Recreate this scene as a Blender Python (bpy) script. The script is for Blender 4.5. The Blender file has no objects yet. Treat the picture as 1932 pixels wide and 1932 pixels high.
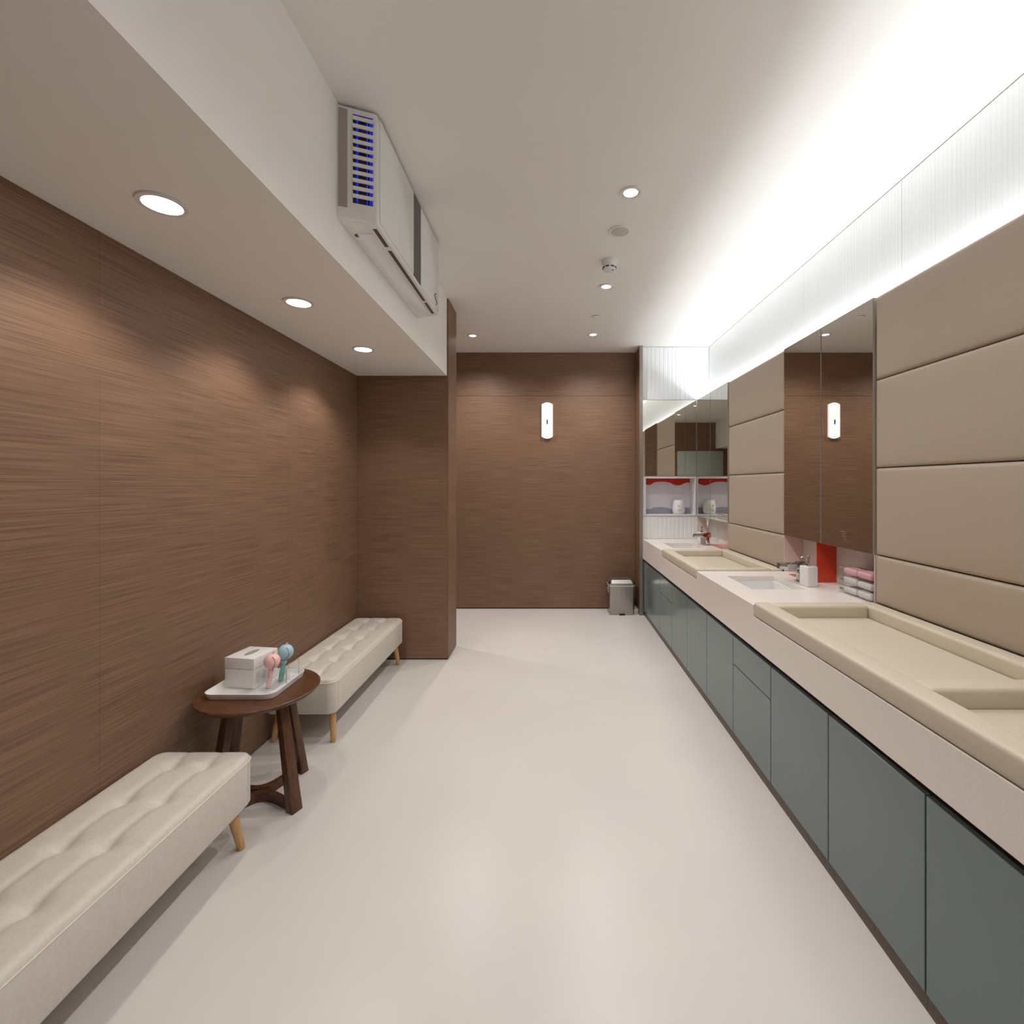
import bpy, bmesh, math, random
from mathutils import Vector, Matrix
random.seed(4)
R = math.radians
S = bpy.context.scene
COL = S.collection

# ------------------------------------------------------------------ camera, world, light level
CAMZ = 1.4; F = 900.0; VX, VY = 1039.0, 914.0          # focal length (px) and vanishing point in the 1932 px frame
cd = bpy.data.cameras.new('camera'); cam = bpy.data.objects.new('camera', cd); COL.objects.link(cam)
cam.location = (0, 0, CAMZ); cam.rotation_euler = (R(90), 0, 0)
cd.sensor_width = 36; cd.lens = 36 * F / 1932
cd.shift_x = (966 - VX) / 1932; cd.shift_y = (VY - 966) / 1932
cd.clip_start = 0.02
S.camera = cam
w = bpy.data.worlds.new('world'); S.world = w; w.use_nodes = True
w.node_tree.nodes['Background'].inputs[0].default_value = (0.9, 0.95, 1, 1)
w.node_tree.nodes['Background'].inputs[1].default_value = 0.05
S.view_settings.view_transform = 'Standard'
try: S.view_settings.look = 'None'
except Exception: pass
S.view_settings.gamma = 1; S.view_settings.use_curve_mapping = False
S.view_settings.exposure = 0.0
S.cycles.use_denoising = True
S.cycles.max_bounces = 7; S.cycles.diffuse_bounces = 4; S.cycles.glossy_bounces = 5; S.cycles.transmission_bounces = 6
S.cycles.caustics_reflective = False; S.cycles.caustics_refractive = False
S.cycles.use_adaptive_sampling = True; S.cycles.adaptive_threshold = .04; S.cycles.adaptive_min_samples = 12
S.cycles.transparent_max_bounces = 12
S.cycles.sample_clamp_indirect = 6
COVE_W = 39.0          # LED cove, watts for the whole run
SOFFIT_W = 14.0        # each soffit downlight
MAIN_W = 42.0          # each main ceiling downlight

# ------------------------------------------------------------------ helpers
def lin(c):
    return tuple(((v / 255) / 12.92 if v / 255 <= .04045 else ((v / 255 + .055) / 1.055) ** 2.4) for v in c) + (1,)
MATS = {}
def mat(name, rgb, rough=.5, metal=0, emit=None, es=0, trans=0, ior=1.45, coat=0, spec=.5):
    m = bpy.data.materials.new(name); m.use_nodes = True; b = m.node_tree.nodes['Principled BSDF']
    b.inputs['Base Color'].default_value = lin(rgb); b.inputs['Roughness'].default_value = rough
    b.inputs['Metallic'].default_value = metal; b.inputs['IOR'].default_value = ior
    b.inputs['Transmission Weight'].default_value = trans; b.inputs['Coat Weight'].default_value = coat
    b.inputs['Specular IOR Level'].default_value = spec
    if emit: b.inputs['Emission Color'].default_value = lin(emit); b.inputs['Emission Strength'].default_value = es
    MATS[name] = m; return m
def vary(m, c2, scale=(30, 30, 30), detail=4, lo=.35, hi=.65, bump=0, bscale=None, axis_mix=False):
    """blend the base colour with c2 by object-space noise, add fine relief"""
    nt = m.node_tree; N = nt.nodes; L = nt.links; b = N['Principled BSDF']
    g = N.new('ShaderNodeNewGeometry')
    src = g.outputs['Position']
    if axis_mix:                                        # u runs along either wall direction, v is the height
        sp = N.new('ShaderNodeSeparateXYZ'); L.new(src, sp.inputs[0])
        ad = N.new('ShaderNodeMath'); ad.operation = 'ADD'; L.new(sp.outputs[0], ad.inputs[0]); L.new(sp.outputs[1], ad.inputs[1])
        cb = N.new('ShaderNodeCombineXYZ'); L.new(ad.outputs[0], cb.inputs[0]); L.new(sp.outputs[2], cb.inputs[2]); src = cb.outputs[0]
    mp = N.new('ShaderNodeMapping'); mp.inputs['Scale'].default_value = scale; L.new(src, mp.inputs[0])
    n = N.new('ShaderNodeTexNoise'); n.inputs['Scale'].default_value = 1; n.inputs['Detail'].default_value = detail; L.new(mp.outputs[0], n.inputs[0])
    r = N.new('ShaderNodeValToRGB'); r.color_ramp.elements[0].position = lo; r.color_ramp.elements[1].position = hi
    r.color_ramp.elements[0].color = b.inputs['Base Color'].default_value[:]; r.color_ramp.elements[1].color = lin(c2)
    L.new(n.outputs['Fac'], r.inputs[0]); L.new(r.outputs[0], b.inputs['Base Color'])
    if bump:
        bp = N.new('ShaderNodeBump'); bp.inputs['Strength'].default_value = bump; bp.inputs['Distance'].default_value = .002
        L.new(n.outputs['Fac'], bp.inputs['Height']); L.new(bp.outputs[0], b.inputs['Normal'])
    return m

M = MATS
vary(mat('wood_laminate', (108, 80, 61), .5), (146, 113, 89), (3.0, 1, 210), 4, .3, .72, 0, axis_mix=True)
mat('wood_gap', (92, 69, 54), .7)
vary(mat('ceiling_paint', (247, 243, 237), .9), (248, 245, 240), (3, 3, 3))
vary(mat('floor_epoxy', (224, 218, 212), .32), (219, 213, 208), (1.3, 1.3, 1), 3)
mat('cove_panel', (238, 240, 240), .35)
vary(mat('leather_tan', (178, 162, 144), .5), (182, 167, 149), (180, 180, 180), 3, bump=.03)
vary(mat('leather_cream', (207, 195, 175), .48), (211, 200, 181), (180, 180, 180), 3, bump=.03)
vary(mat('leather_bench', (211, 203, 192), .45), (216, 209, 199), (90, 90, 90), 3, bump=.08)
mat('bench_thread', (232, 225, 214), .6)
mat('leather_dark_seam', (110, 92, 74), .8)
mat('mirror', (222, 220, 213), .01, 1)
mat('mirror_edge', (168, 158, 146), .35)
vary(mat('quartz', (238, 227, 219), .3), (243, 234, 227), (220, 220, 220), 2)
mat('cabinet_glass', (112, 127, 127), .18, coat=.2)
mat('cabinet_core', (46, 40, 36), .6)
mat('plinth', (92, 80, 70), .4)
mat('ceramic', (236, 236, 234), .12)
mat('white_plastic', (235, 232, 229), .35)
mat('white_gloss', (240, 239, 238), .2)
mat('grey_plastic', (160, 153, 146), .5)
mat('speaker_mesh', (208, 197, 190), .8)
mat('dark_plastic', (74, 68, 62), .4)
mat('black', (18, 17, 17), .45)
mat('chrome', (205, 205, 205), .08, 1)
vary(mat('steel', (176, 170, 164), .28, 1), (188, 183, 178), (300, 300, 4), 3)
mat('aluminium', (150, 140, 130), .4, .6)
vary(mat('walnut', (80, 49, 30), .34), (102, 65, 41), (18, 90, 18), 4, bump=.1)
vary(mat('beech', (196, 152, 100), .45), (207, 166, 116), (90, 90, 9), 4)
mat('orange_acrylic', (214, 58, 24), .08, coat=.5)
mat('red_print', (206, 50, 28), .5)
mat('lilac_print', (238, 232, 240), .5)
mat('slate_print', (176, 175, 190), .5)
mat('pink', (248, 200, 196), .4); mat('pink_paper', (243, 178, 190), .7); mat('white_paper', (240, 236, 232), .7)
mat('blue', (165, 208, 222), .4); mat('teal', (120, 190, 186), .4)
mat('rose', (200, 120, 130), .5)
m = mat('acrylic', (250, 250, 250), .03)              # thin clear sheet: mostly see-through, a little gloss
nt = m.node_tree; tb = nt.nodes.new('ShaderNodeBsdfTransparent'); tb.inputs[0].default_value = (.985, .985, .985, 1)
gb = nt.nodes.new('ShaderNodeBsdfGlossy'); gb.inputs['Roughness'].default_value = .04
mx = nt.nodes.new('ShaderNodeMixShader'); mx.inputs[0].default_value = .07; nt.links.new(tb.outputs[0], mx.inputs[1]); nt.links.new(gb.outputs[0], mx.inputs[2])
nt.links.new(mx.outputs[0], nt.nodes['Material Output'].inputs['Surface'])
m2 = m.copy(); m2.name = 'clear_rod'; MATS['clear_rod'] = m2; [n for n in m2.node_tree.nodes if n.type == 'MIX_SHADER'][0].inputs[0].default_value = .4
mat('lamp_lens', (255, 255, 255), .4, emit=(255, 250, 244), es=14)
mat('lamp_lens_far', (255, 255, 255), .4, emit=(255, 248, 240), es=.9)
mat('lamp_cup', (255, 255, 255), .4, emit=(255, 250, 246), es=6)
mat('reflector', (225, 225, 225), .2, .9)
mat('led_tape', (255, 255, 255), .4, emit=(236, 243, 255), es=2)
mat('blue_glow', (20, 30, 120), .3, emit=(20, 50, 255), es=.6)
mat('device_light', (250, 250, 252), .3, emit=(250, 250, 255), es=.55)
mat('indigo', (40, 36, 110), .3, emit=(50, 40, 180), es=.15)
mat('door_pale', (186, 192, 188), .3)
mat('ink_grey', (120, 118, 118), .6); mat('ink_red', (190, 70, 64), .6)
mat('frost', (228, 222, 215), .3)
mat('cheek', (226, 208, 202), .25)

for q in ('lamp_lens', 'lamp_lens_far', 'lamp_cup', 'led_tape', 'blue_glow', 'device_light', 'indigo'): MATS[q].cycles.emission_sampling = 'NONE'

def finish(bm, name, m, parent=None, smooth=None):
    if parent is not None: bmesh.ops.translate(bm, verts=bm.verts, vec=-parent.location)
    bmesh.ops.recalc_face_normals(bm, faces=bm.faces)
    me = bpy.data.meshes.new(name); bm.to_mesh(me); bm.free()
    if smooth is not None:
        for p in me.polygons: p.use_smooth = True
        me.set_sharp_from_angle(angle=R(smooth))
    me.materials.append(MATS[m])
    o = bpy.data.objects.new(name, me); COL.objects.link(o)
    if parent is not None: o.parent = parent
    return o
def thing(name, label, cat, loc=(0, 0, 0), group=None):
    o = bpy.data.objects.new(name, None); COL.objects.link(o); o.location = loc; o.empty_display_size = .05
    o['label'] = label; o['category'] = cat
    if group: o['group'] = group
    return o
def copy_tree(o, parent=None):
    c = o.copy(); COL.objects.link(c)
    if parent is not None: c.parent = parent
    for ch in list(o.children): copy_tree(ch, c)
    return c
def structure(o, label=None):
    o['kind'] = 'structure'
    if label: o['label'] = label
    return o
def box(x0, x1, y0, y1, z0, z1, bev=0, seg=2, bm=None, rot=None, edges=None):
    b = bmesh.new()
    bmesh.ops.create_cube(b, size=1)
    for v in b.verts:
        v.co = Vector(((x0 + x1) / 2 + v.co.x * (x1 - x0), (y0 + y1) / 2 + v.co.y * (y1 - y0), (z0 + z1) / 2 + v.co.z * (z1 - z0)))
    if bev:
        es = b.edges[:]
        if edges == 'z': es = [e for e in b.edges if abs(e.verts[0].co.z - e.verts[1].co.z) > 1e-6]
        bmesh.ops.bevel(b, geom=es, offset=bev, segments=seg, affect='EDGES', profile=.5)
    if rot: bmesh.ops.rotate(b, verts=b.verts, cent=rot[0], matrix=Matrix.Rotation(rot[1], 3, rot[2]))
    if bm is None: return b
    me = bpy.data.meshes.new('t'); b.to_mesh(me); b.free(); bm.from_mesh(me); bpy.data.meshes.remove(me); return bm
def bx(name, m, parent, x0, x1, y0, y1, z0, z1, bev=0, seg=2, smooth=35, **k):
    return finish(box(x0, x1, y0, y1, z0, z1, bev, seg, **k), name, m, parent, smooth if bev else None)
def cells(xs, ys, zs, fill):
    """outer skin of a solid made of the filled cells of an uneven grid"""
    bm = bmesh.new(); V = {}
    def v(i, j, k):
        if (i, j, k) not in V: V[i, j, k] = bm.verts.new((xs[i], ys[j], zs[k]))
        return V[i, j, k]
    nx, ny, nz = len(xs) - 1, len(ys) - 1, len(zs) - 1
    f = lambda i, j, k: 0 <= i < nx and 0 <= j < ny and 0 <= k < nz and fill((xs[i] + xs[i + 1]) / 2, (ys[j] + ys[j + 1]) / 2, (zs[k] + zs[k + 1]) / 2)
    for i in range(nx):
        for j in range(ny):
            for k in range(nz):
                if not f(i, j, k): continue
                if not f(i - 1, j, k): bm.faces.new((v(i, j, k), v(i, j, k + 1), v(i, j + 1, k + 1), v(i, j + 1, k)))
                if not f(i + 1, j, k): bm.faces.new((v(i + 1, j, k), v(i + 1, j + 1, k), v(i + 1, j + 1, k + 1), v(i + 1, j, k + 1)))
                if not f(i, j - 1, k): bm.faces.new((v(i, j, k), v(i + 1, j, k), v(i + 1, j, k + 1), v(i, j, k + 1)))
                if not f(i, j + 1, k): bm.faces.new((v(i, j + 1, k), v(i, j + 1, k + 1), v(i + 1, j + 1, k + 1), v(i + 1, j + 1, k)))
                if not f(i, j, k - 1): bm.faces.new((v(i, j, k), v(i, j + 1, k), v(i + 1, j + 1, k), v(i + 1, j, k)))
                if not f(i, j, k + 1): bm.faces.new((v(i, j, k + 1), v(i + 1, j, k + 1), v(i + 1, j + 1, k + 1), v(i, j + 1, k + 1)))
    return bm
def lathe(prof, c=(0, 0, 0), n=32, axis='z'):
    bm = bmesh.new(); rings = []
    for r, h in prof:
        if r < 1e-6: rings.append([bm.verts.new((0, 0, h))])
        else: rings.append([bm.verts.new((r * math.cos(2 * math.pi * i / n), r * math.sin(2 * math.pi * i / n), h)) for i in range(n)])
    for a, b in zip(rings, rings[1:]):
        for i in range(n):
            j = (i + 1) % n
            if len(a) == 1 and len(b) == 1: continue
            if len(a) == 1: bm.faces.new((a[0], b[i], b[j]))
            elif len(b) == 1: bm.faces.new((a[i], a[j], b[0]))
            else: bm.faces.new((a[i], a[j], b[j], b[i]))
    if len(rings[0]) > 1: bm.faces.new(rings[0][::-1])
    if len(rings[-1]) > 1: bm.faces.new(rings[-1])
    if axis == 'x': bmesh.ops.rotate(bm, verts=bm.verts, cent=(0, 0, 0), matrix=Matrix.Rotation(R(90), 3, 'Y'))
    if axis == '-y': bmesh.ops.rotate(bm, verts=bm.verts, cent=(0, 0, 0), matrix=Matrix.Rotation(R(90), 3, 'X'))
    bmesh.ops.translate(bm, verts=bm.verts, vec=c); return bm
def ring(r0, r1, z0, z1, c, n=40, bev=.001):
    """flat ring (hole in the middle), z0 < z1"""
    bm = bmesh.new(); P = [(r0, z0 + bev), (r0 + bev, z0), (r1 - bev, z0), (r1, z0 + bev), (r1, z1), (r0, z1)]
    Rg = [[bm.verts.new((c[0] + r * math.cos(2 * math.pi * i / n), c[1] + r * math.sin(2 * math.pi * i / n), c[2] + h)) for i in range(n)] for r, h in P]
    for a, b in zip(Rg, Rg[1:] + Rg[:1]):
        for i in range(n): bm.faces.new((a[i], a[(i + 1) % n], b[(i + 1) % n], b[i]))
    return bm
def tube(pts, r, n=8, closed=False, bm=None):
    bm = bm or bmesh.new(); pts = [Vector(p) for p in pts]; rings = []; K = len(pts)
    for i, p in enumerate(pts):
        a = pts[(i - 1) % K] if (closed or i) else p; b = pts[(i + 1) % K] if (closed or i < K - 1) else p
        d = (b - a).normalized(); up = Vector((0, 0, 1)) if abs(d.z) < .95 else Vector((1, 0, 0))
        s = d.cross(up).normalized(); t = s.cross(d); rr = r[i] if isinstance(r, (list, tuple)) else r
        rings.append([bm.verts.new(p + s * rr * math.cos(2 * math.pi * q / n) + t * rr * math.sin(2 * math.pi * q / n)) for q in range(n)])
    pr = list(zip(rings, rings[1:])) + ([(rings[-1], rings[0])] if closed else [])
    for a, b in pr:
        for q in range(n): bm.faces.new((a[q], a[(q + 1) % n], b[(q + 1) % n], b[q]))
    if not closed: bm.faces.new(rings[0][::-1]); bm.faces.new(rings[-1])
    return bm
def prism(poly, a0, a1, axis='z'):
    """extrude a 2-D outline; axis z: (x,y), axis y: (x,z), axis x: (y,z)"""
    bm = bmesh.new()
    P = {'z': lambda p, a: (p[0], p[1], a), 'y': lambda p, a: (p[0], a, p[1]), 'x': lambda p, a: (a, p[0], p[1])}[axis]
    A = [bm.verts.new(P(p, a0)) for p in poly]; B = [bm.verts.new(P(p, a1)) for p in poly]; n = len(poly)
    bm.faces.new(A[::-1]); bm.faces.new(B)
    for i in range(n): bm.faces.new((A[i], A[(i + 1) % n], B[(i + 1) % n], B[i]))
    return bm
def rrect(cx, cy, hx, hy, r, n=6):
    out = []
    for sx, sy, a in ((1, 1, 0), (-1, 1, 90), (-1, -1, 180), (1, -1, 270)):
        for i in range(n + 1):
            t = R(a + 90 * i / n); out.append((cx + sx * (hx - r) + r * math.cos(t), cy + sy * (hy - r) + r * math.sin(t)))
    return out
def cushion(hx, hy, h, rc, re, nx, ny, puff=0.0, tuft=None, sag=0.0, under=0.012):
    """upholstered block: footprint 2hx x 2hy with corner radius rc, rolled top edge re; base at z 0"""
    bm = bmesh.new(); G = {}
    def coord(n, half):
        # denser near the edges
        k = [0, re * .15, re * .4, re * .75, re * 1.2]
        mid = [re * 1.2 + (2 * half - 2.4 * re) * i / (n) for i in range(1, n)]
        return [-half + q for q in k + mid] + [half - q for q in k[::-1]]
    X, Y = coord(nx, hx), coord(ny, hy)
    for i, px in enumerate(X):
        for j, py in enumerate(Y):
            qx = max(-(hx - rc), min(hx - rc, px)); qy = max(-(hy - rc), min(hy - rc, py))
            dx, dy = px - qx, py - qy; L = math.hypot(dx, dy)
            if L > 1e-9: k = max(abs(dx), abs(dy)) / L; x, y = qx + dx * k, qy + dy * k
            else: x, y = px, py
            e = min(hx - abs(px), hy - abs(py))
            z = h - (re - math.sqrt(max(0, re * re - (re - e) ** 2)) if e < re else 0)
            u, v = px / hx, py / hy
            z += puff * (1 - u ** 4) * (1 - v ** 4)
            if tuft: z += tuft(x, y) * min(1, e / (re * 1.5))
            G[i, j] = bm.verts.new((x, y, z))
    NX, NY = len(X), len(Y)
    for i in range(NX - 1):
        for j in range(NY - 1): bm.faces.new((G[i, j], G[i + 1, j], G[i + 1, j + 1], G[i, j + 1]))
    rim = [G[i, 0] for i in range(NX)] + [G[NX - 1, j] for j in range(1, NY)] + [G[i, NY - 1] for i in range(NX - 2, -1, -1)] + [G[0, j] for j in range(NY - 2, 0, -1)]
    prev = rim
    for inset, z in ((0, under), (under * .3, under * .3), (under, 0)):
        cur = []
        for v in rim:
            s = Vector((v.co.x * (1 - inset / hx), v.co.y * (1 - inset / hy), z)); cur.append(bm.verts.new(s))
        n = len(rim)
        for i in range(n): bm.faces.new((prev[i], prev[(i + 1) % n], cur[(i + 1) % n], cur[i]))
        prev = cur
    bm.faces.new(prev[::-1])
    return bm
def place(bm, loc, rot=None):
    if rot: bmesh.ops.rotate(bm, verts=bm.verts, cent=(0, 0, 0), matrix=rot)
    bmesh.ops.translate(bm, verts=bm.verts, vec=loc); return bm
def spot(name, loc, watts, deg, blend, rgb, parent, size=.04):
    l = bpy.data.lights.new(name, 'SPOT'); l.energy = watts; l.spot_size = R(deg); l.spot_blend = blend; l.color = rgb; l.shadow_soft_size = size
    o = bpy.data.objects.new(name, l); COL.objects.link(o); o.parent = parent; o.location = Vector(loc) - parent.location; return o

# ------------------------------------------------------------------ main dimensions (metres)
XL = -1.544                    # wood wall on the left
YB = 5.37                      # far wood wall
YF = 5.14                      # far mirror / ribbed panel plane beside it
YR = -1.2                      # wall behind the camera
XW = 1.705                     # wall behind the cove
XP = 1.57                      # face of the padded panels and mirrors
ZC = 2.885                     # main ceiling
ZS = 2.267; XS = -.829         # soffit underside and its face
ZPT = 2.31; ZPB = 1.058        # padded panel top, mirror bottom
XC = .985; ZT = .815; ZTB = .606; ZTR = .76     # worktop front, top, bottom, tray bed level
ZRIM = .831
XD = .993                      # cabinet door faces
CY0, CY1 = 3.807, 4.127; CX = -.816      # wood column

# ------------------------------------------------------------------ room shell
structure(bx('floor', 'floor_epoxy', None, -2.9, XW + .2, YR - .2, YB + .2, -.1, 0), 'pale glossy seamless floor')
structure(bx('ceiling', 'ceiling_paint', None, -2.9, XW + .2, YR - .2, YB + .2, ZC, ZC + .1), 'white painted main ceiling')
structure(bx('ceiling_soffit', 'ceiling_paint', None, XL - .02, XS, YR, CY0, ZS, ZC), 'lowered white ceiling box along the wood wall')
wl = structure(bx('wall_left', 'wood_gap', None, XL - .2, XL - .012, YR - .1, CY1 - .012, 0, ZC), 'left wall clad in brown wood-grain panels')
def panel(parent, x0, x1, y0, y1, z0, z1):
    return finish(box(x0, x1, y0, y1, z0, z1, .0006, 1), 'wood_panel', 'wood_laminate', parent, 35)
g = .0002
for a, b in ((YR, -.701), (-.701, .466), (.466, 1.633), (1.633, 2.80), (2.80, CY0)):
    panel(wl, XL - .012, XL, a + g, b - g, .012, ZS - .001)
wp = structure(bx('wall_passage', 'wood_laminate', None, -2.9, -2.7, CY1 - .1, YB + .1, 0, ZC), 'wood wall closing the unseen passage added behind the column')  # unseen passage added to make room for extra light at the far end
bx('passage_return', 'wood_laminate', wp, -2.7, XL - .2, CY1 - .1, CY1 - .012, 0, ZC)
wc = structure(bx('wall_column', 'wood_gap', None, XL - .01, CX - .012, CY0 + .012, CY1 - .012, 0, ZC), 'wood-clad column closing off the bench alcove')
panel(wc, XL, CX - .0125, CY0, CY0 + .012, .012, ZS - .001)
panel(wc, CX - .012, CX, CY0, CY1, .012, ZC - .002)
panel(wc, XL, CX - .0125, CY1 - .012, CY1, .012, ZC - .002)
bx('corner_strip', 'wood_laminate', wc, XS, CX - .0125, CY0, CY0 + .0118, ZS, ZC - .002)
wb = structure(bx('wall_back', 'wood_gap', None, -2.72, .975, YB + .012, YB + .2, 0, ZC), 'far wall clad in brown wood-grain panels')
panel(wb, -2.7, .951, YB, YB + .012, .014, 2.395)
panel(wb, -2.7, .951, YB, YB + .012, 2.3975, ZC - .002)
# fin that ends the wood wall: wood cheek with an aluminium nosing
fin = structure(bx('trim_1', 'wood_laminate', None, .952, .984, 5.112, YB + .02, 0, ZC), 'narrow vertical fin ending the far wood wall')
bx('metal_nosing', 'aluminium', fin, .950, .985, 5.1, 5.112, .0, ZC)
structure(bx('trim_2', 'white_plastic', None, .90, .950, 5.17, YB - .001, 0, .05, .004), 'small white plinth block beside the waste bin')
# far right: solid wall with a niche opening
NX0, NX1, NZ0, NZ1 = .992, 1.565, 1.064, 1.478
wf = structure(finish(cells([.984, NX0, NX1, XW + .1], [YF + .004, 5.345, 5.56], [0, NZ0, NZ1, ZC],
    lambda x, y, z: not (NX0 < x < NX1 and NZ0 < z < NZ1 and y < 5.345)), 'wall_mirror_end', 'white_plastic'), 'short end wall carrying mirror, niche and ribbed panels')
def ribbed(name, parent, u0, u1, z0, z1, face, axis, pitch=.0215, depth=.0022, m='cove_panel', thick=.006):
    """panel with shallow vertical reeds. axis 'y': lies in plane y=face and faces -y; axis 'x': plane x=face, faces -x"""
    n = max(2, int(round((u1 - u0) / pitch))); st = (u1 - u0) / n; poly = [(u0, face + thick)]
    for i in range(n):
        a = u0 + i * st
        poly += [(a, face + depth), (a + st * .12, face + depth * .15), (a + st * .3, face), (a + st * .7, face), (a + st * .88, face + depth * .15)]
    poly += [(u1, face + depth), (u1, face + thick)]
    if axis == 'x': poly = [(p[1], p[0]) for p in poly]
    return finish(prism(poly, z0, z1, 'z'), name, m, parent)
ribbed('ribbed_panel', wf, .986, XW - .002, ZPT + .002, ZC - .007, YF - .004, 'y', .045, .003)
ribbed('ribbed_panel', wf, .986, XW - .002, ZT + .001, NZ0 - .014, YF - .002, 'y', .045, .003)
structure(bx('wall_rear', 'wood_laminate', None, XL - .3, XW + .2, YR - .2, YR, 0, ZC), 'wood wall behind the viewer')
dr = structure(bx('door_1', 'door_pale', None, -1.0, .1, YR - .001, YR + .03, .004, 2.2, .003), 'pale frosted door behind the viewer')
bx('door_handle', 'chrome', dr, -.03, -.005, YR + .03, YR + .06, .9, 1.3, .004)
wr = structure(bx('wall_right', 'white_plastic', None, XW + .008, XW + .2, YR - .1, YF + .1, 0, ZC), 'right wall with lit cove, padded panels and mirrors')
# cove: reeded glass panels above, carcass ledge hidden behind the padded panels
PY = [(-1.2, .44), (.44, 1.40), (1.40, 2.318), (2.318, 3.217), (3.217, 4.228), (4.228, YF - .005)]
for a, b in PY:
    ribbed('ribbed_panel', wr, a + .001, b - .001, 2.22, ZC - .007, XW, 'x', .0225, .0012)
# backing behind each padded section
PADS = [(3.217, 4.228), (1.30, 2.318), (.44, 1.299)]
SEAM = [ZRIM - .012, ZPB, 1.48, 1.906, ZPT]
for a, b in PADS:
    bx('panel_backing', 'leather_dark_seam', wr, XP + .036, XW + .006, a + .004, b - .004, ZTR, 2.2)
    bx('panel_upstand', 'leather_dark_seam', wr, XP + .036, XP + .044, a + .004, b - .004, 2.2, ZPT - .012)
    for z0, z1 in zip(SEAM, SEAM[1:]):
        bm = cushion((b - a) / 2 - .0015, (z1 - z0) / 2 - .001, .030, .005, .016, 10, 8, .006, under=.004)
        # cushion x -> world y, cushion y -> world z, cushion z -> world -x
        rot = Matrix(((0, 0, -1), (1, 0, 0), (0, 1, 0)))
        place(bm, (XP + .036, (a + b) / 2, (z0 + z1) / 2), rot)
        finish(bm, 'padded_panel', 'leather_tan', wr, 50)
# recess backsplash behind the sinks
for a, b in ((2.318, 3.217), (4.228, YF - .003)):
    for q in ((a + .0005, a + .0035), (b - .0035, b - .0005)):
        bx('recess_cheek', 'cheek', wr, XP + .004, XW, q[0], q[1], ZT + .0005, ZPB - .0005)
    bx('backsplash', 'frost', wr, XW, XW + .007, a + .002, b - .002, ZT + .0005, 2.2)

# ------------------------------------------------------------------ LED cove light
lt = thing('led_strip', 'cool white LED strip hidden in the cove above the padded panels', 'light strip', (1.68, 2.0, 2.222))
bx('channel', 'aluminium', lt, 1.662, 1.698, -.9, YF - .02, 2.2005, 2.24)
bx('diffuser', 'led_tape', lt, 1.665, 1.695, -.9, YF - .02, 2.24, 2.246)
L = bpy.data.lights.new('led_light', 'AREA'); L.shape = 'RECTANGLE'; L.size = .03; L.size_y = YF - .02 + .9; L.energy = COVE_W; L.color = (.90, .955, 1.0)
lo = bpy.data.objects.new('led_light', L); COL.objects.link(lo); lo.parent = lt
lo.location = Vector((1.68, (YF - .02 - .9) / 2, 2.25)) - lt.location; lo.rotation_euler = (0, R(180 + 12), 0)

# ------------------------------------------------------------------ downlights and ceiling devices
def downlight(name, label, x, y, z, r, lens, watts, deg, blend, rgb, group, facets=False):
    t = thing(name, label, 'downlight', (x, y, z), group)
    finish(ring(r, r * 1.28, -.007, -.0003, (x, y, z)), 'trim_ring', 'white_plastic', t, 40)
    if facets:
        finish(ring(r * .9, r * 1.0, -.005, -.0003, (x, y, z)), 'gasket', 'grey_plastic', t, 40)
        b = lathe([(r * .9, -.0005), (r * .88, -.004), (r * .5, -.0025), (0, -.002)], (x, y, z), 24)
        finish(b, 'lens', lens, t)
        for i in range(3):
            a = R(90 + 120 * i); q = r * .42
            finish(lathe([(r * .26, -.0028), (r * .24, -.0048), (0, -.0052)], (x + q * math.cos(a), y + q * math.sin(a), z), 12), 'reflector_cup', 'lamp_cup', t, 40)
    else:
        finish(lathe([(r, -.0005), (r * .98, -.004), (r * .7, -.0048), (0, -.0052)], (x, y, z), 40), 'lens', lens, t, 60)
    spot('lamp', (x, y, z - .03), watts, deg, blend, rgb, t, r * .8)
    return t
SOFF = [(1.472, 'large round downlight in the soffit nearest the viewer'), (2.268, 'middle round downlight of the row under the soffit'),
        (3.048, 'farthest round downlight in the soffit by the column')]
for y, lab in SOFF:
    downlight('recessed_downlight', lab, -1.198, y, ZS, .052, 'lamp_lens', SOFFIT_W, 124, .5, (1, .96, .91), 'soffit downlights')
MAIN = [(.407, 2.425, 'round ceiling downlight beside the ceiling speaker, largest over the counter aisle'), (.417, 3.576, 'ceiling downlight between smoke detector and sprinkler cover'),
        (.42, 4.722, 'ceiling downlight nearest the far mirror corner'), (-.777, 4.755, 'lone ceiling downlight behind the wood column'),
        (-1.974, 4.755, 'added unseen ceiling downlight behind the wood column, brightening the far end'),  # added lamp, hidden by the column, to brighten the far floor and ceiling
        (.41, 1.27, 'added unseen ceiling downlight nearest overhead of the viewer'), (.41, .12, 'added unseen ceiling downlight behind the viewer near the rear door')]  # two lamps added out of view to even out the room light
for x, y, lab in MAIN:
    downlight('ceiling_downlight', lab, x, y, ZC, .043, 'lamp_lens_far', MAIN_W * (1.32 if y > 4 else 1), 150, 1.0, (1, .98, .96), 'main ceiling downlights', True)
t = thing('ceiling_speaker', 'flat round white ceiling speaker between downlight and smoke detector', 'speaker', (.402, 2.794, ZC))
finish(ring(.05, .062, -.006, -.0003, (.402, 2.794, ZC)), 'bezel', 'white_plastic', t, 40)
finish(lathe([(.05, -.0005), (.05, -.004), (.03, -.006), (0, -.0065)], (.402, 2.794, ZC)), 'grille', 'speaker_mesh', t, 40)
sx, sy = .39, 3.17
t = thing('smoke_detector', 'white cup-shaped smoke detector with dark vents on the ceiling', 'smoke detector', (sx, sy, ZC))
finish(lathe([(.054, -.0003), (.054, -.012), (.05, -.014)], (sx, sy, ZC)), 'base', 'white_plastic', t, 35)
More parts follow.
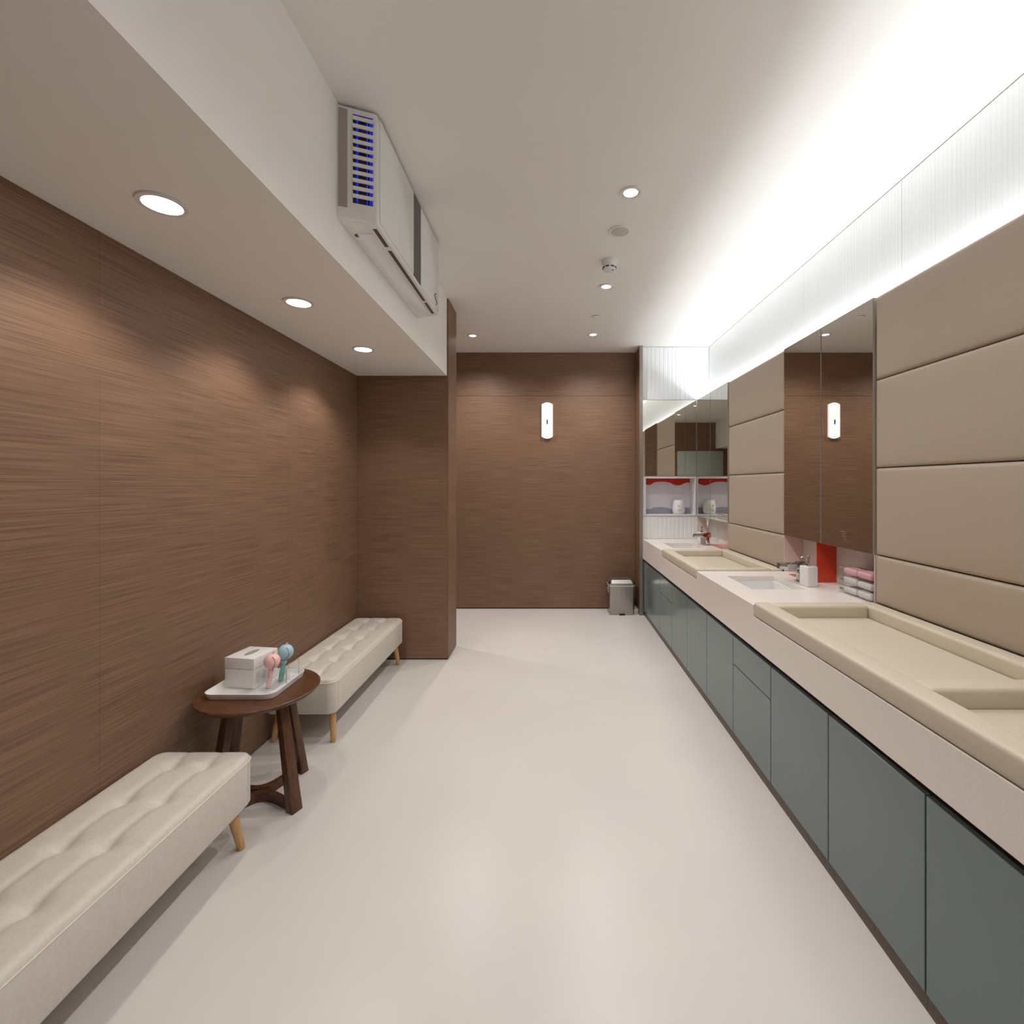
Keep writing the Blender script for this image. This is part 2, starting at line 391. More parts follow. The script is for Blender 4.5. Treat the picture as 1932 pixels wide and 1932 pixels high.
finish(lathe([(.049, -.014), (.049, -.03), (.043, -.046), (.0425, -.052), (.039, -.062), (.03, -.066), (0, -.067)], (sx, sy, ZC)), 'body', 'white_plastic', t, 35)
for i in range(8):
    a0 = 2 * math.pi * i / 8 + .1; P = []
    for k in range(5):
        a = a0 + k * .13; P.append((sx + .0432 * math.cos(a), sy + .0432 * math.sin(a), ZC - .049))
    finish(tube(P, .004, 6), 'vent_slot', 'black', t, 60)
finish(lathe([(.006, -.0655), (.006, -.068), (0, -.069)], (sx + .02, sy - .018, ZC), 10), 'indicator', 'dark_plastic', t, 40)
t = thing('sprinkler_cover', 'small flush round sprinkler cover plate on the ceiling', 'sprinkler', (.398, 4.217, ZC))
finish(lathe([(.036, -.0035), (.036, -.006), (.034, -.007), (0, -.008)], (.398, 4.217, ZC)), 'cover_plate', 'ceiling_paint', t, 40)
finish(lathe([(.0345, -.0003), (.0345, -.0035)], (.398, 4.217, ZC)), 'neck', 'black', t)

# ------------------------------------------------------------------ base cabinets
GY = [5.133, 4.77, 4.33, 3.911, 3.477, 3.036, 2.598, 2.153, 1.7075, 1.2646, .824, .384, -.056]
ORD = ['farthest cabinet, beside the waste bin', 'second cabinet from the waste bin', 'third cabinet from the waste bin, with a drawer above its door', 'fourth cabinet from the waste bin, full-height door',
       'fifth cabinet from the waste bin, full-height door', 'sixth cabinet from the waste bin, just before the nearer drawer unit', 'seventh cabinet from the waste bin, with the nearer drawer on top', 'eighth cabinet from the waste bin, next to the nearer drawer unit',
       'ninth cabinet from the waste bin, wide door in the foreground', 'tenth cabinet from the waste bin, cut by the lower right corner', 'eleventh cabinet from the waste bin, out of sight below the near tray', 'last cabinet of the run, nearest the rear wall']
for i, (b, a) in enumerate(zip(GY, GY[1:])):
    t = thing('base_cabinet', 'grey glass-fronted ' + ORD[i], 'cabinet', (XD, (a + b) / 2, 0), 'base cabinets under the worktop')
    bx('body', 'cabinet_core', t, XD + .019, XW, a + .001, b - .001, .055, ZTB - .001)
    bx('plinth', 'plinth', t, XD + .007, XD + .03, a + .0005, b - .0005, .0005, .0545)
    q = .003
    if i in (2, 6):
        dw = bx('drawer', 'cabinet_glass', t, XD, XD + .018, a + q, b - q, .427, .577, .0012, 1)
        dd = bx('door', 'cabinet_glass', t, XD, XD + .018, a + q, b - q, .052, .423, .0012, 1)
    else:
        bx('door', 'cabinet_glass', t, XD, XD + .018, a + q, b - q, .052, .577, .0012, 1)

# ------------------------------------------------------------------ worktop
SINKS = [(1.125, 1.427, 2.66, 3.052), (1.125, 1.427, 4.385, 4.775)]
TR2Y0 = .40
def wt(x, y, z):
    tray = (TR2Y0 < y < 2.318) or (3.217 < y < 4.228)
    if tray: return z < ZTR and x < XP + .01
    for a, b, c, d in SINKS:
        if a < x < b and c < y < d: return False
    if 2.318 > y: return x < XP + .01
    return True
t = finish(cells([XC, 1.125, 1.427, XP + .01, XW - .0005], [-.06, TR2Y0, 2.318, 2.66, 3.052, 3.217, 4.228, 4.385, 4.775, YF - .008], [ZTB, ZTR, ZT], wt), 'worktop', 'quartz')
t['label'] = 'long off-white quartz worktop with a deep front apron running along the right wall'; t['category'] = 'worktop'
md = t.modifiers.new('bevel', 'BEVEL'); md.width = .0025; md.segments = 2; md.limit_method = 'ANGLE'; md.angle_limit = R(40)

# sinks
for (a, b, c, d), lab in zip(SINKS, ('white rectangular undermount basin in front of the orange upright panel', 'small-looking white rectangular basin in the far corner under the niche')):
    t = thing('sink_basin', lab, 'sink', ((a + b) / 2, (c + d) / 2, .69), 'undermount basins')
    e = .004
    finish(cells([a + e - .002, a + e + .012, b - e - .012, b - e + .002], [c + e - .002, c + e + .012, d - e - .012, d - e + .002], [.69, .702, ZT - .03],
        lambda x, y, z: z < .702 or not (a + e + .012 < x < b - e - .012 and c + e + .012 < y < d - e - .012)), 'bowl', 'ceramic', t)
    finish(lathe([(.024, .7021), (.024, .705), (.018, .7045), (0, .704)], ((a + b) / 2, (c + d) / 2, 0), 20), 'drain', 'chrome', t, 40)

# padded changing trays
def tray(label, y0, y1, divs, loc):
    t = thing('changing_tray', label, 'changing tray', loc, 'padded changing trays in the worktop')
    rw = .08; xb = XP - .002; b = .014
    ys = [y0] + [v for d in divs for v in (d - .0375, d + .0375)] + [y1]
    cuts = [y0] + list(divs) + [y1]
    bx('rim', 'leather_cream', t, XC - .002, XC + rw, y0 + .001, y1 - .001, ZTR + .0005, ZRIM, b, 4)
    bx('rim', 'leather_cream', t, xb - rw + .004, xb, y0 + .001, y1 - .001, ZTR + .0005, ZRIM, b, 4)
    bx('rim', 'leather_cream', t, XC + rw - .006, xb - rw + .006, y1 - rw, y1 - .0015, ZTR + .0005, ZRIM - .0008, b, 4)
    bx('rim', 'leather_cream', t, XC + rw - .006, xb - rw + .006, y0 + .0015, y0 + rw, ZTR + .0005, ZRIM - .0008, b, 4)
    for d in divs: bx('divider', 'leather_cream', t, XC + rw - .006, xb - rw + .006, d - .0375, d + .0375, ZTR + .0005, ZRIM - .0008, b, 4)
    for a, c in zip(cuts, cuts[1:]):
        a += rw if a == y0 else .0375; c -= rw if c == y1 else .0375
        bm = cushion((xb - XC - 2 * rw) / 2 + .002, (c - a) / 2, .014, .005, .006, 6, 8, .003, under=.003)
        place(bm, ((XC + xb) / 2, (a + c) / 2, ZTR + .0005)); finish(bm, 'mattress', 'leather_cream', t, 50)
    return t
tray('cream padded changing tray with a divider in the foreground', TR2Y0, 2.318, [1.367], (1.27, 1.36, ZTR))
tray('smaller-looking cream padded changing tray between the two basins', 3.217, 4.228, [], (1.27, 3.72, ZTR))

# ------------------------------------------------------------------ mirror cabinets
def mirror_cab(label, y0, y1, ym, stickers):
    t = thing('mirror_cabinet', label, 'mirror', (1.64, (y0 + y1) / 2, ZPB), 'mirror cabinets on the right wall')
    bx('body', 'grey_plastic', t, XP + .018, XW - .001, y0 + .004, y1 - .004, ZPB + .002, 2.2)
    bx('back_ledge', 'grey_plastic', t, XP + .018, XP + .026, y0 + .004, y1 - .004, 2.2, ZPT - .004)
    for a, b in ((y0, ym), (ym, y1)):
        d = bx('mirror_door', 'mirror_edge', t, XP + .002, XP + .018, a + .003, b - .003, ZPB, ZPT)
        p = bx('mirror_glass', 'mirror', d, 0, .002, a + .0055, b - .0055, ZPB + .002, ZPT - .0025)
        p.location.x = 0
        for v in p.data.vertices: v.co.x += XP + .0 - t.location.x; v.co.y -= t.location.y; v.co.z -= t.location.z
        stickers(a, b, d, t) if stickers else None
    return t
def pbox(d, t, name, m, x0, x1, y0, y1, z0, z1):        # sub-part given in world coordinates
    bm = box(x0, x1, y0, y1, z0, z1); bmesh.ops.translate(bm, verts=bm.verts, vec=-t.location); return finish(bm, name, m, d)
def near_sticker(a, b, d, t):
    if a > 2.4: return
    y, z, x0, x1 = 2.564, 1.125, XP - .0006, XP - .0001
    for q in ((y - .023, y + .023, z + .021, z + .023), (y - .023, y - .021, z - .023, z + .021), (y - .012, y + .008, z - .004, z - .002), (y - .012, y + .008, z + .006, z + .008), (y - .014, y - .006, z - .016, z - .014)):
        pbox(d, t, 'sticker_line', 'grey_plastic', x0, x1, *q)
def far_sticker(a, b, d, t):
    if a > 4.3: return
    x0, x1 = XP - .0006, XP - .0001
    for k in range(4):
        pbox(d, t, 'sticker_line', 'ink_grey' if k < 3 else 'ink_red', x0, x1, 4.25, 4.47 - .03 * (k == 3) + .02 * k, 1.135 - k * .017, 1.141 - k * .017)
mirror_cab('tall tinted two-door mirror cabinet between the padded panels', 2.32, 3.215, 2.771, near_sticker)
mirror_cab('narrow-looking mirror cabinet in the far right corner', 4.231, YF - .012, 4.694, far_sticker)
t = thing('wall_mirror', 'mirror on the end wall above the open niche', 'mirror', (1.28, YF, 1.5))
bx('backing', 'mirror_edge', t, .988, XP, YF - .0005, YF + .0035, 1.491, ZPT)
bx('mirror_glass', 'mirror', t, .99, XP - .001, YF - .0045, YF - .0006, 1.493, ZPT - .002)

# ------------------------------------------------------------------ niche and warmer
def wpt(zx, zy, y, ox=1200, oy=840, k=.10352):          # detail-crop pixel -> x, z on the plane y
    return ((ox + zx * k - VX) * y / F, CAMZ - (oy + zy * k - VY) * y / F)
t = thing('display_niche', 'white-framed open wall niche with a red wave print below the end mirror', 'niche', (1.28, YF, NZ0))
bx('frame_side', 'white_gloss', t, NX0 + .0005, NX0 + .032, YF - .006, 5.34, NZ0 + .0005, NZ1 - .0005)
bx('frame_side', 'white_gloss', t, NX1 - .012, NX1 - .0005, YF - .006, 5.34, NZ0 + .0005, NZ1 - .0005)
bx('frame_top', 'white_gloss', t, NX0 + .032, NX1 - .012, YF - .006, 5.34, NZ1 - .012, NZ1 - .0005)
bx('frame_shelf', 'white_gloss', t, NX0 + .032, NX1 - .012, YF - .006, 5.34, NZ0 + .0005, NZ0 + .014)
bx('back_panel', 'lilac_print', t, NX0 + .032, NX1 - .012, 5.33, 5.34, NZ0 + .014, NZ1 - .012)
wave = [(175, 705), (240, 725), (280, 715), (320, 682), (380, 668), (460, 664), (540, 668), (620, 685), (700, 722), (760, 735), (820, 722), (900, 685), (950, 680), (980, 690)]
W2 = [wpt(a, b, 5.329) for a, b in wave]; x0, x1 = NX0 + .0325, NX1 - .0125
W2 = [(x0 + (x1 - x0) * i / (len(W2) - 1) if i in (0, len(W2) - 1) else p[0], p[1]) for i, p in enumerate(W2)]
finish(prism(W2 + [(x1, NZ1 - .0125), (x0, NZ1 - .0125)], 5.328, 5.3298, 'y'), 'wave_print', 'red_print', t)
hill = [(175, 1165), (260, 1165), (320, 1135), (450, 1125), (560, 1140), (650, 1165), (760, 1150), (880, 1130), (980, 1140)]
H2 = [wpt(a, b, 5.329) for a, b in hill]; H2[0] = (x0, H2[0][1]); H2[-1] = (x1, H2[-1][1])
finish(prism([(x0, NZ0 + .0145), (x1, NZ0 + .0145)] + H2[::-1], 5.328, 5.3298, 'y'), 'hill_print', 'slate_print', t)
bx('white_bar', 'white_gloss', t, NX1 - .02, NX1 - .0122, 5.2, 5.215, 1.33, 1.41, .003)  # small white upright bar on the right inner side
wx, wy, wz = 1.402, 5.225, NZ0 + .0145
t = thing('bottle_warmer', 'small white barrel-shaped bottle warmer standing in the niche', 'bottle warmer', (wx, wy, wz))
finish(lathe([(.052, 0), (.06, .006), (.068, .035), (.069, .07), (.064, .11), (.057, .142), (.054, .148)], (wx, wy, wz)), 'body', 'white_gloss', t, 40)
finish(ring(.04, .0545, .1482, .154, (wx, wy, wz)), 'top_collar', 'white_plastic', t, 40)
finish(lathe([(.018, 0), (.018, .006), (.015, .008), (0, .008)], (wx - .02, wy - .066, wz + .05), 20, '-y'), 'dial', 'white_plastic', t, 40)
finish(lathe([(.005, 0), (.005, .004), (0, .004)], (wx - .02, wy - .0655, wz + .092), 10, '-y'), 'indicator', 'ink_grey', t, 40)

# ------------------------------------------------------------------ taps, dispensers, orange panels, tissue
def tap(label, x, y):
    t = thing('tap', label, 'tap', (x, y, ZT), 'square chrome taps')
    bx('base_plate', 'chrome', t, x - .026, x + .026, y - .026, y + .026, ZT + .0005, ZT + .006, .002)
    bx('column', 'chrome', t, x - .018, x + .018, y - .018, y + .018, ZT + .006, ZT + .075, .003)
    bx('spout', 'chrome', t, x - .135, x + .03, y - .024, y + .024, ZT + .075, ZT + .113, .003)
    bx('outlet', 'dark_plastic', t, x - .1355, x - .134, y - .018, y + .018, ZT + .08, ZT + .1)
    bx('lever', 'chrome', t, x - .03, x + .03, y - .012, y + .012, ZT + .1135, ZT + .121, .002)
tap('square chrome tap over the nearer basin beside the soap dispenser', 1.506, 2.877)
tap('square chrome tap at the far basin under the niche', 1.51, 4.60)
def dispenser(label, x, y):
    t = thing('soap_dispenser', label, 'soap dispenser', (x, y, ZT), 'white square soap dispensers'); s = .034
    bm = box(x - s, x + s, y - s, y + s, ZT + .0005, ZT + .115, .005, 3)
    bmesh.ops.rotate(bm, verts=bm.verts, cent=(x, y, 0), matrix=Matrix.Rotation(R(12), 3, 'Z'))
    finish(bm, 'bottle', 'white_gloss', t, 35)
    finish(lathe([(.014, .1152), (.014, .126), (.006, .128), (.006, .158), (.009, .160), (.009, .172), (.006, .174), (0, .174)], (x, y, ZT), 16), 'pump', 'chrome', t, 40)
    finish(tube([(x, y, ZT + .166), (x - .025, y, ZT + .167), (x - .04, y, ZT + .166), (x - .043, y, ZT + .158)], .0042, 8), 'nozzle', 'chrome', t, 60)
dispenser('white square soap dispenser beside the nearer basin', 1.488, 2.752)
dispenser('white square soap dispenser by the far basin', 1.49, 4.70)
def orange(label, y0, y1):
    t = thing('orange_panel', label, 'acrylic panel', (1.64, y0, ZT), 'orange acrylic L-panels')
    bx('upright', 'orange_acrylic', t, 1.588, XW - .001, y0, y0 + .006, ZT + .0005, ZPB - .002)
    bx('base_sheet', 'orange_acrylic', t, 1.548, XW - .001, y0 + .006, y1, ZT + .0005, ZT + .004)
orange('glossy orange upright panel under the near mirror cabinet', 2.845, 3.10)
orange('orange sheet lying at the back of the far basin', 4.236, 4.64)
t = thing('paper_towel', 'pale folded paper towel tip hanging under the far mirror cabinet', 'paper towel', (1.63, 4.86, 1.0))
bm = prism([(4.80, ZPB - .0), (4.925, ZPB - .0), (4.885, ZPB - .06), (4.868, ZPB - .105), (4.85, ZPB - .06)], 1.600, 1.603, 'x')
finish(bm, 'sheet', 'white_paper', t)
bm = prism([(4.80, ZPB), (4.86, ZPB), (4.868, ZPB - .10)], 1.597, 1.6, 'x'); finish(bm, 'fold', 'white_paper', t)

# clear organiser with packets
t = thing('acrylic_organizer', 'clear three-drawer acrylic box at the end of the near mirror recess', 'organizer', (1.63, 2.50, ZT))
ox0, ox1, oy0, oy1 = 1.572, 1.695, 2.345, 2.60; oz = ZT + .0005; hh = .152
for z in (0, .05, .10): bx('shelf', 'acrylic', t, ox0, ox1, oy0, oy1, oz + z, oz + z + .003)
bx('lid', 'acrylic', t, ox0, ox1, oy0, oy1, oz + hh - .003, oz + hh)
for y in (oy0, oy1 - .003): bx('side', 'acrylic', t, ox0, ox1, y, y + .003, oz + .003, oz + hh - .003)
for z in (0, .05, .10):
    d = bx('drawer_front', 'acrylic', t, ox0 - .003, ox0, oy0, oy1, oz + z + .002, oz + z + .048)
    pbox(d, t, 'edge_line', 'ink_grey', ox0 - .0034, ox0 - .003, oy0, oy1, oz + z + .0465, oz + z + .0485)
    pbox(d, t, 'drawer_label', 'ink_grey', ox0 - .0036, ox0 - .003, oy1 - .045, oy1 - .012, oz + z + .02, oz + z + .03)
for k, (z, m, nm, lab) in enumerate(((.0035, 'white_paper', 'white', 'lowest'), (.0535, 'white_paper', 'white', 'middle'), (.1035, 'pink_paper', 'pink', 'top'))):
    for j in range(2):
        ya = oy0 + .012 + j * .118
        bm = cushion(.05, .054, .036 - .004 * ((j + k) % 2), .008, .012, 5, 5, .003)
        place(bm, ((ox0 + ox1) / 2, ya + .056, oz + z)); o = finish(bm, 'wipes_packet', m, None, 50)
        o['label'] = '%s packet in the %s drawer of the clear box, %s side' % (nm, lab, 'nearer' if j == 0 else 'farther'); o['category'] = 'packet'; o['group'] = 'packets in the acrylic box'

# ------------------------------------------------------------------ waste bin
bxc, byc = .765, 5.225; t = thing('waste_bin', 'brushed steel pedal bin standing against the far wood wall', 'waste bin', (bxc, byc, 0))
def frustum(x, y, a0, b0, a1, b1, z0, z1, r):
    bm = bmesh.new(); A = [bm.verts.new((p[0], p[1], z0)) for p in rrect(x, y, a0, b0, r)]; B = [bm.verts.new((p[0], p[1], z1)) for p in rrect(x, y, a1, b1, r)]
    n = len(A); bm.faces.new(A[::-1]); bm.faces.new(B)
    for i in range(n): bm.faces.new((A[i], A[(i + 1) % n], B[(i + 1) % n], B[i]))
    return bm
finish(frustum(bxc, byc, .134, .115, .136, .116, .0005, .012, .02), 'base_band', 'grey_plastic', t, 40)
finish(frustum(bxc, byc, .130, .112, .134, .115, .012, .31, .02), 'body', 'steel', t, 40)
finish(frustum(bxc, byc, .139, .12, .139, .12, .31, .338, .02), 'rim_band', 'steel', t, 40)
vary(mat('steel_lid', (158, 152, 147), .45, 1), (168, 163, 158), (4, 300, 300), 3)
lid = frustum(bxc, byc, .130, .115, .110, .085, .338, .372, .02); finish(lid, 'lid', 'steel_lid', t, 30)
finish(tube([(p[0], p[1], .311) for p in rrect(bxc, byc, .1395, .1205, .02)], .003, 6, True), 'rim_bead', 'white_plastic', t, 60)
for s in (-1, 1): bx('hinge_corner', 'black', t, bxc + s * .128 - .012, bxc + s * .128 + .012, byc - .118, byc - .098, .3385, .352, .003)
finish(tube([(bxc - .139, byc - .02 + .035 * math.cos(a), .26 + .035 * math.sin(a)) for a in [2 * math.pi * i / 16 for i in range(16)]], .005, 6, True), 'handle', 'chrome', t, 60)
bx('pedal', 'black', t, bxc - .03, bxc + .03, byc - .13, byc - .11, .0005, .012, .002)

# ------------------------------------------------------------------ device on the far wall
dx, z0, z1 = -.039, 1.915, 2.318
t = thing('wall_lamp_unit', 'slim white lit unit with an indigo indicator on the far wood wall', 'wall device', (dx, YB, (z0 + z1) / 2))
def capsule(hw, za, zb, sag, n=10):
    return [(dx + hw * (1 - 2 * i / n), zb - sag + sag * (1 - (1 - 2 * i / n) ** 2)) for i in range(n + 1)] + [(dx - hw * (1 - 2 * i / n), za + sag - sag * (1 - (1 - 2 * i / n) ** 2)) for i in range(n + 1)]
finish(prism(capsule(.062, z0, z1, .022), YB - .028, YB - .0005, 'y'), 'housing', 'device_light', t)
finish(prism([(dx - .03, z0 + .045), (dx + .03, z0 + .045), (dx + .03, z1 - .045), (dx - .03, z1 - .045)], YB - .032, YB - .0282, 'y'), 'cover_strip', 'device_light', t)
finish(prism(rrect(dx, 2.10, .0075, .026, .007), YB - .034, YB - .0322, 'y'), 'indicator', 'indigo', t)
for z in (z0 + .02, z1 - .022): finish(lathe([(.004, 0), (.004, .002), (0, .0025)], (dx, YB - .0282, z), 10, '-y'), 'screw', 'grey_plastic', t)

# ------------------------------------------------------------------ air steriliser on the soffit face
t = thing('air_unit', 'white wall-mounted air purifier with blue-lit side grille on the soffit face', 'air purifier', (XS, 2.4, 2.435))
zb, zt = 2.436, 2.872; P0, P1, P2, P3 = (XS + .0005, 1.847), (-.689, 1.90), (-.689, 2.93), (XS + .0005, 2.985)
bm = prism([P0, P1, P2, P3], zb, zt, 'z')
es = [e for e in bm.edges if min(e.verts[0].co.x, e.verts[1].co.x) > XS + .01 or (max(e.verts[0].co.z, e.verts[1].co.z) < zb + .001 and abs(e.verts[0].co.x - e.verts[1].co.x) > .05)]
bmesh.ops.bevel(bm, geom=es, offset=.012, segments=3, affect='EDGES', profile=.5)
finish(bm, 'housing', 'white_plastic', t, 35)
xf = -.689
for a, b in ((1.918, 2.388), (2.522, 2.915)): bx('front_panel', 'white_gloss', t, xf - .001, xf + .004, a, b, zb + .016, zt - .006, .002)
bx('display_band', 'dark_plastic', t, xf - .001, xf + .003, 2.39, 2.52, zb + .016, zt - .006)
for a, b in ((1.935, 2.08), (2.115, 2.69), (2.72, 2.89)): bx('outlet_slot', 'dark_plastic', t, -.722, -.706, a, b, zb - .0012, zb + .001)
bx('service_flap', 'white_gloss', t, -.80, -.735, 1.97, 2.86, zb - .003, zb + .001, .001)
bx('rating_label', 'white_paper', t, -.80, -.745, 1.885, 1.95, zb - .0014, zb + .001)
bx('sensor', 'dark_plastic', t, -.812, -.80, 1.975, 1.992, zb - .004, zb + .001)
# side grille on the slanted near end
u = Vector((P1[0] - P0[0], P1[1] - P0[1], 0)); Lu = u.length; u.normalize(); n = Vector((u.y, -u.x, 0)); o0 = Vector((P0[0], P0[1], 0))
def sidebox(name, m, a, b, z0, z1, d0, d1):
    bm = bmesh.new(); vs = []
    for d in (d0, d1):
        for q, z in ((a, z0), (b, z0), (b, z1), (a, z1)): vs.append(bm.verts.new(o0 + u * q + n * d + Vector((0, 0, z))))
    for f in ((0, 1, 2, 3), (7, 6, 5, 4), (0, 4, 5, 1), (1, 5, 6, 2), (2, 6, 7, 3), (3, 7, 4, 0)): bm.faces.new([vs[i] for i in f])
    return finish(bm, name, m, t)
sidebox('side_trim', 'grey_plastic', .006, .038, zb + .045, zt - .01, -.001, .003)
sidebox('grille_back', 'black', .058, .132, 2.503, 2.85, -.001, .0015)
for a in (.070, .0745, .108, .120, .1265): sidebox('uv_tube', 'blue_glow', a, a + (.003 if a < .1 else .004), 2.503 if a < .1 else 2.503, 2.85, .0015, .0028)
for k in range(11): sidebox('slat', 'white_plastic', .057, .133, 2.522 + k * .0305, 2.5365 + k * .0305, .0025, .0065)
# small squiggle emblem on the far lower front
pts = [(xf + .0045, 2.84 + .028 * math.sin(k * .9), zb + .035 + k * .009) for k in range(9)]
finish(tube(pts, .0032, 6), 'emblem', 'dark_plastic', t, 60)

# ------------------------------------------------------------------ benches
BW, BL, BH = .19, .60, .19
bxs = [-.063, .063]; bys = [-.6 + 1.2 * (i + .5) / 6 for i in range(6)]
def tuft(x, y):
    z = 0.0
    for a in bxs:
        for b in bys:
            d2 = (x - a) ** 2 + (y - b) ** 2
            if d2 < .02: z -= .017 * math.exp(-d2 / .0011)
    dl = min(abs(x - a) for a in bxs); z -= .006 * math.exp(-(dl / .014) ** 2)
    dc = min(abs(y - b) for b in bys); z -= .0025 * math.exp(-(dc / .02) ** 2)
    return z
def bench():
    t = thing('bench', '', 'bench', (0, 0, 0), 'tufted benches along the wood wall')
    bm = cushion(BW, BL, BH, .045, .022, 44, 120, .006, tuft); place(bm, (0, 0, .165)); finish(bm, 'cushion', 'leather_bench', t, 60)
    out = [(p[0], p[1], .165 + BH - .02) for p in rrect(0, 0, BW + .0005, BL + .0005, .045, 8)]
    finish(tube(out, .0022, 6, True), 'piping', 'bench_thread', t, 60)
    for sx in (-1, 1):
        for sy in (-1, 1):
            a = Vector((sx * (BW - .045), sy * (BL - .075), .168)); b = Vector((sx * (BW - .026), sy * (BL - .045), .0))
            finish(tube([a, a.lerp(b, .5), a.lerp(b, .97), b], [.0195, .0165, .0135, .0115], 14), 'leg', 'beech', t, 50)
            finish(tube([(sx * (BW + .0008), sy * (BL - .045), .178), (sx * (BW + .0008), sy * (BL - .045), .165 + BH - .022)], .0014, 6), 'seam', 'bench_thread', t, 60)
    return t
b1 = bench(); b1.location = (-1.346, 3.15, 0); b1['label'] = 'cream tufted bench against the wood column, beyond the round side table'
b2 = copy_tree(b1); b2.location = (-1.352, 1.278, 0); b2['label'] = 'cream tufted bench in the lower left foreground, nearer than the side table'

# ------------------------------------------------------------------ round side table
tx, ty, tz = -1.298, 2.13, .49
t = thing('side_table', 'round dark walnut side table between the two benches', 'table', (tx, ty, 0))
finish(lathe([(.205, tz - .03), (.226, tz - .024), (.243, tz - .009), (.243, tz - .003), (.240, tz), (0, tz)], (tx, ty, 0), 72), 'table_top', 'walnut', t, 30)
feet = [Vector((tx + .215 * math.cos(R(a)), ty + .215 * math.sin(R(a)), 0)) for a in (-22.7, 67.3, 157.3, 247.3)]
tops = [Vector((tx + .135 * math.cos(R(a)), ty + .135 * math.sin(R(a)), tz - .029)) for a in (-22.7, 67.3, 157.3, 247.3)]
def blade(a, b, wa, wb, ta, tb, wd):
    """tapered bar from a to b; width along wd, thickness across"""
    bm = bmesh.new(); vs = []; d = (b - a).normalized(); wd = (wd - d * wd.dot(d)).normalized(); td = d.cross(wd)
    for p, w_, t_ in ((a, wa, ta), (b, wb, tb)):
        for s, q in ((-1, -1), (1, -1), (1, 1), (-1, 1)):
            v = p + wd * s * w_ / 2 + td * q * t_ / 2
            v.z = p.z; vs.append(bm.verts.new(v))
    for f in ((3, 2, 1, 0), (4, 5, 6, 7), (0, 1, 5, 4), (1, 2, 6, 5), (2, 3, 7, 6), (3, 0, 4, 7)): bm.faces.new([vs[i] for i in f])
    bmesh.ops.bevel(bm, geom=bm.edges[:], offset=.003, segments=2, affect='EDGES', profile=.5)
    return bm
for i in range(4):
    rad = (feet[i] - Vector((tx, ty, 0))).normalized()
    finish(blade(tops[i], feet[i], .032, .040, .040, .052, rad), 'leg', 'walnut', t, 35)
for i, j in ((0, 3), (1, 2)):
    a, b = feet[i], feet[j]; mid = (a + b) / 2; inn = (Vector((tx, ty, 0)) - mid); inn_l = inn.length; inn.normalize(); al = (b - a); bm = bmesh.new(); rows = []
    for k in range(17):
        s = .06 + .88 * k / 16; bow = math.sin(math.pi * s) ** 1.3 * (inn_l - .018)
        p = a + al * s + inn * bow
        e = .02 
        rows.append([bm.verts.new(p + inn * q + Vector((0, 0, z))) for q, z in ((-.016, .001), (.016, .001), (.016, .04), (-.016, .04))])
    for r0, r1 in zip(rows, rows[1:]):
        for q in range(4): bm.faces.new((r0[q], r0[(q + 1) % 4], r1[(q + 1) % 4], r1[q]))
    bm.faces.new(rows[0][::-1]); bm.faces.new(rows[-1]); finish(bm, 'stretcher', 'walnut', t, 40)

# tray, tissue box, holder and rattles
cx, cy, hx, hy = -1.325, 2.155, .148, .140
t = thing('serving_tray', 'white rounded plastic tray on the round side table', 'tray', (cx, cy, tz))
bm = bmesh.new(); zb_ = tz + .0006
loops = [(0.0, zb_, .04), (0.004, zb_ + .012, .042), (.006, zb_ + .024, .044), (.003, zb_ + .0245, .042), (-.004, zb_ + .006, .036), (-.006, zb_ + .004, .035)]
rr = [[bm.verts.new((p[0], p[1], z)) for p in rrect(cx, cy, hx + o_, hy + o_, r_)] for o_, z, r_ in loops]
for a, b in zip(rr, rr[1:]):
    for i in range(len(a)): bm.faces.new((a[i], a[(i + 1) % len(a)], b[(i + 1) % len(a)], b[i]))
bm.faces.new(rr[0][::-1]); bm.faces.new(rr[-1]); finish(bm, 'tray_shell', 'white_gloss', t, 40)
zt_ = tz + .0052
bxx, byy = -1.372, 2.19
t = thing('tissue_box', 'white square tissue box standing on the white tray', 'tissue box', (bxx, byy, zt_)); ro = ((bxx, byy, 0), R(-8), 'Z')
bx('box_body', 'white_plastic', t, bxx - .072, bxx + .072, byy - .074, byy + .074, zt_, zt_ + .085, .003, 2, rot=ro)
bx('box_lid', 'white_plastic', t, bxx - .073, bxx + .073, byy - .075, byy + .075, zt_ + .0855, zt_ + .134, .003, 2, rot=ro)
finish(prism([(bxx + .017 * math.cos(a) + .005 * math.sin(a), byy + .042 * math.sin(a)) for a in [2 * math.pi * i / 24 for i in range(24)]], zt_ + .134, zt_ + .1345, 'z'), 'slot', 'grey_plastic', t)
hx0, hy0 = -1.25, 2.13
t = thing('acrylic_holder', 'clear acrylic cup holder with a bent arch beside the tissue box', 'holder', (hx0, hy0, zt_))
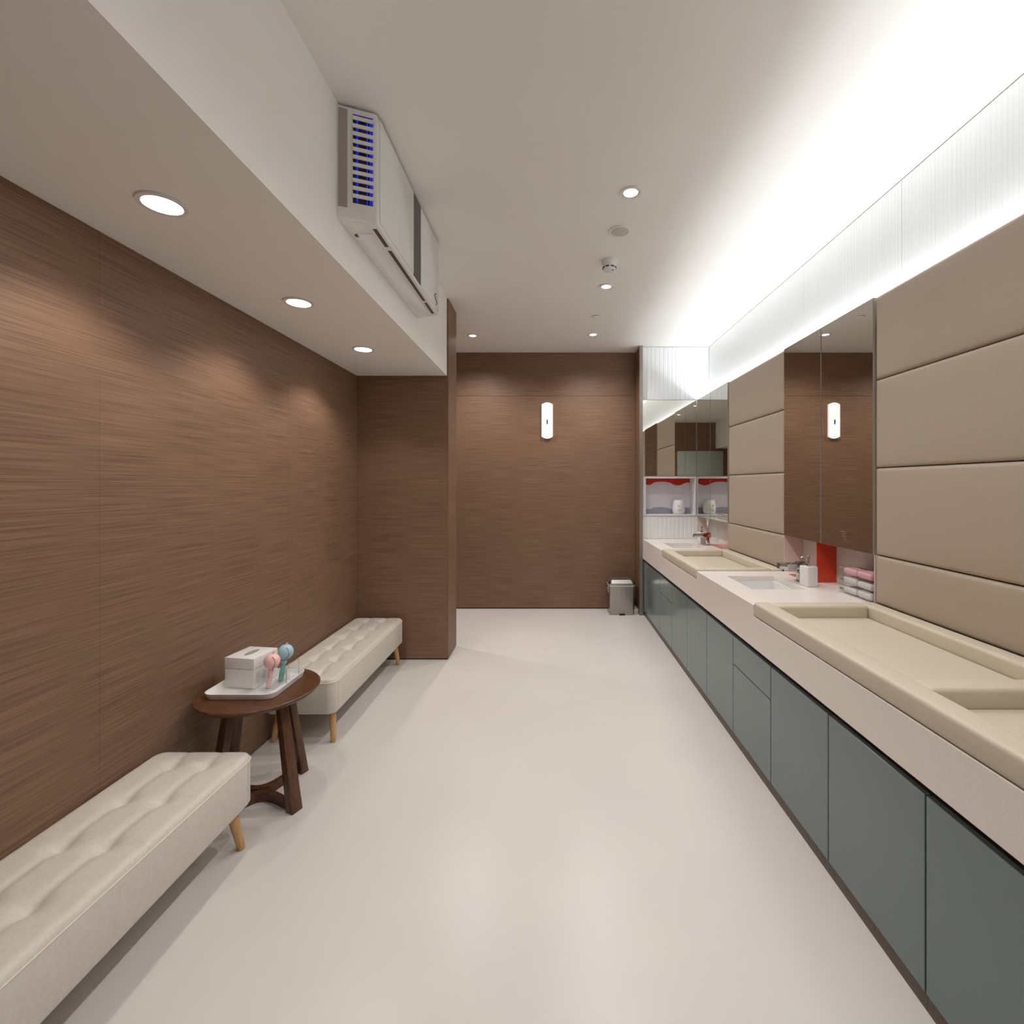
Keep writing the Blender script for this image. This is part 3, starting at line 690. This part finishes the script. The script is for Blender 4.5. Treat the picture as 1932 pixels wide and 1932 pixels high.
finish(cells([hx0 - .034, hx0 - .031, hx0 + .031, hx0 + .034], [hy0 - .034, hy0 - .031, hy0 + .095, hy0 + .098], [zt_, zt_ + .003, zt_ + .06], lambda x, y, z: z < zt_ + .003 or not (abs(x - hx0) < .031 and hy0 - .031 < y < hy0 + .095)), 'cup', 'acrylic', t)
A = [(hx0 + .058, hy0 + .02, zt_ + .001), (hx0 + .058, hy0 + .02, zt_ + .07), (hx0 + .058, hy0 + .028, zt_ + .082), (hx0 + .058, hy0 + .04, zt_ + .086), (hx0 + .058, hy0 + .11, zt_ + .086), (hx0 + .058, hy0 + .122, zt_ + .082), (hx0 + .058, hy0 + .128, zt_ + .07), (hx0 + .058, hy0 + .128, zt_ + .001)]
finish(tube(A, .0034, 8), 'arch', 'clear_rod', t, 60)
def rattle(label, x, y, m, m2, lean, hz):
    t = thing('baby_rattle', label, 'rattle', (x, y, zt_ + .004)); c = Vector((x, y, zt_ + .004)); top = c + Vector(lean) * hz
    finish(tube([c, c.lerp(top, .25), c.lerp(top, .6), c.lerp(top, .8)], [.011, .012, .008, .007], 12), 'handle', m2, t, 60)
    finish(tube([c.lerp(top, .58), c.lerp(top, .64), c.lerp(top, .70)], [.009, .013, .009], 12), 'collar', m, t, 60)
    bm = bmesh.new(); bmesh.ops.create_uvsphere(bm, u_segments=24, v_segments=14, radius=.033); bmesh.ops.scale(bm, verts=bm.verts, vec=(1, 1, 1.04)); bmesh.ops.translate(bm, verts=bm.verts, vec=top); finish(bm, 'ball', m, t, 60)
    pts = [top + Vector(((.033 * math.cos(a) * .8), -.033 * .62, .0345 * math.sin(a) * .9)) for a in (R(60), R(30), R(0), R(-30), R(-60))]
    finish(tube(pts, .0016, 6), 'seam_line', 'rose', t, 60)
    finish(tube([top + Vector((.004, 0, .03)), top + Vector((.006, 0, .038)), top + Vector((.009, 0, .046))], [.005, .0045, .002], 8), 'knob', 'pink', t, 60)
rattle('pink round-headed baby rattle in the clear holder', hx0 - .006, hy0 - .008, 'pink', 'pink', (.14, .0, 1), .115)
rattle('blue round-headed baby rattle behind the pink one', hx0 + .006, hy0 + .07, 'blue', 'teal', (.16, .02, 1), .128)
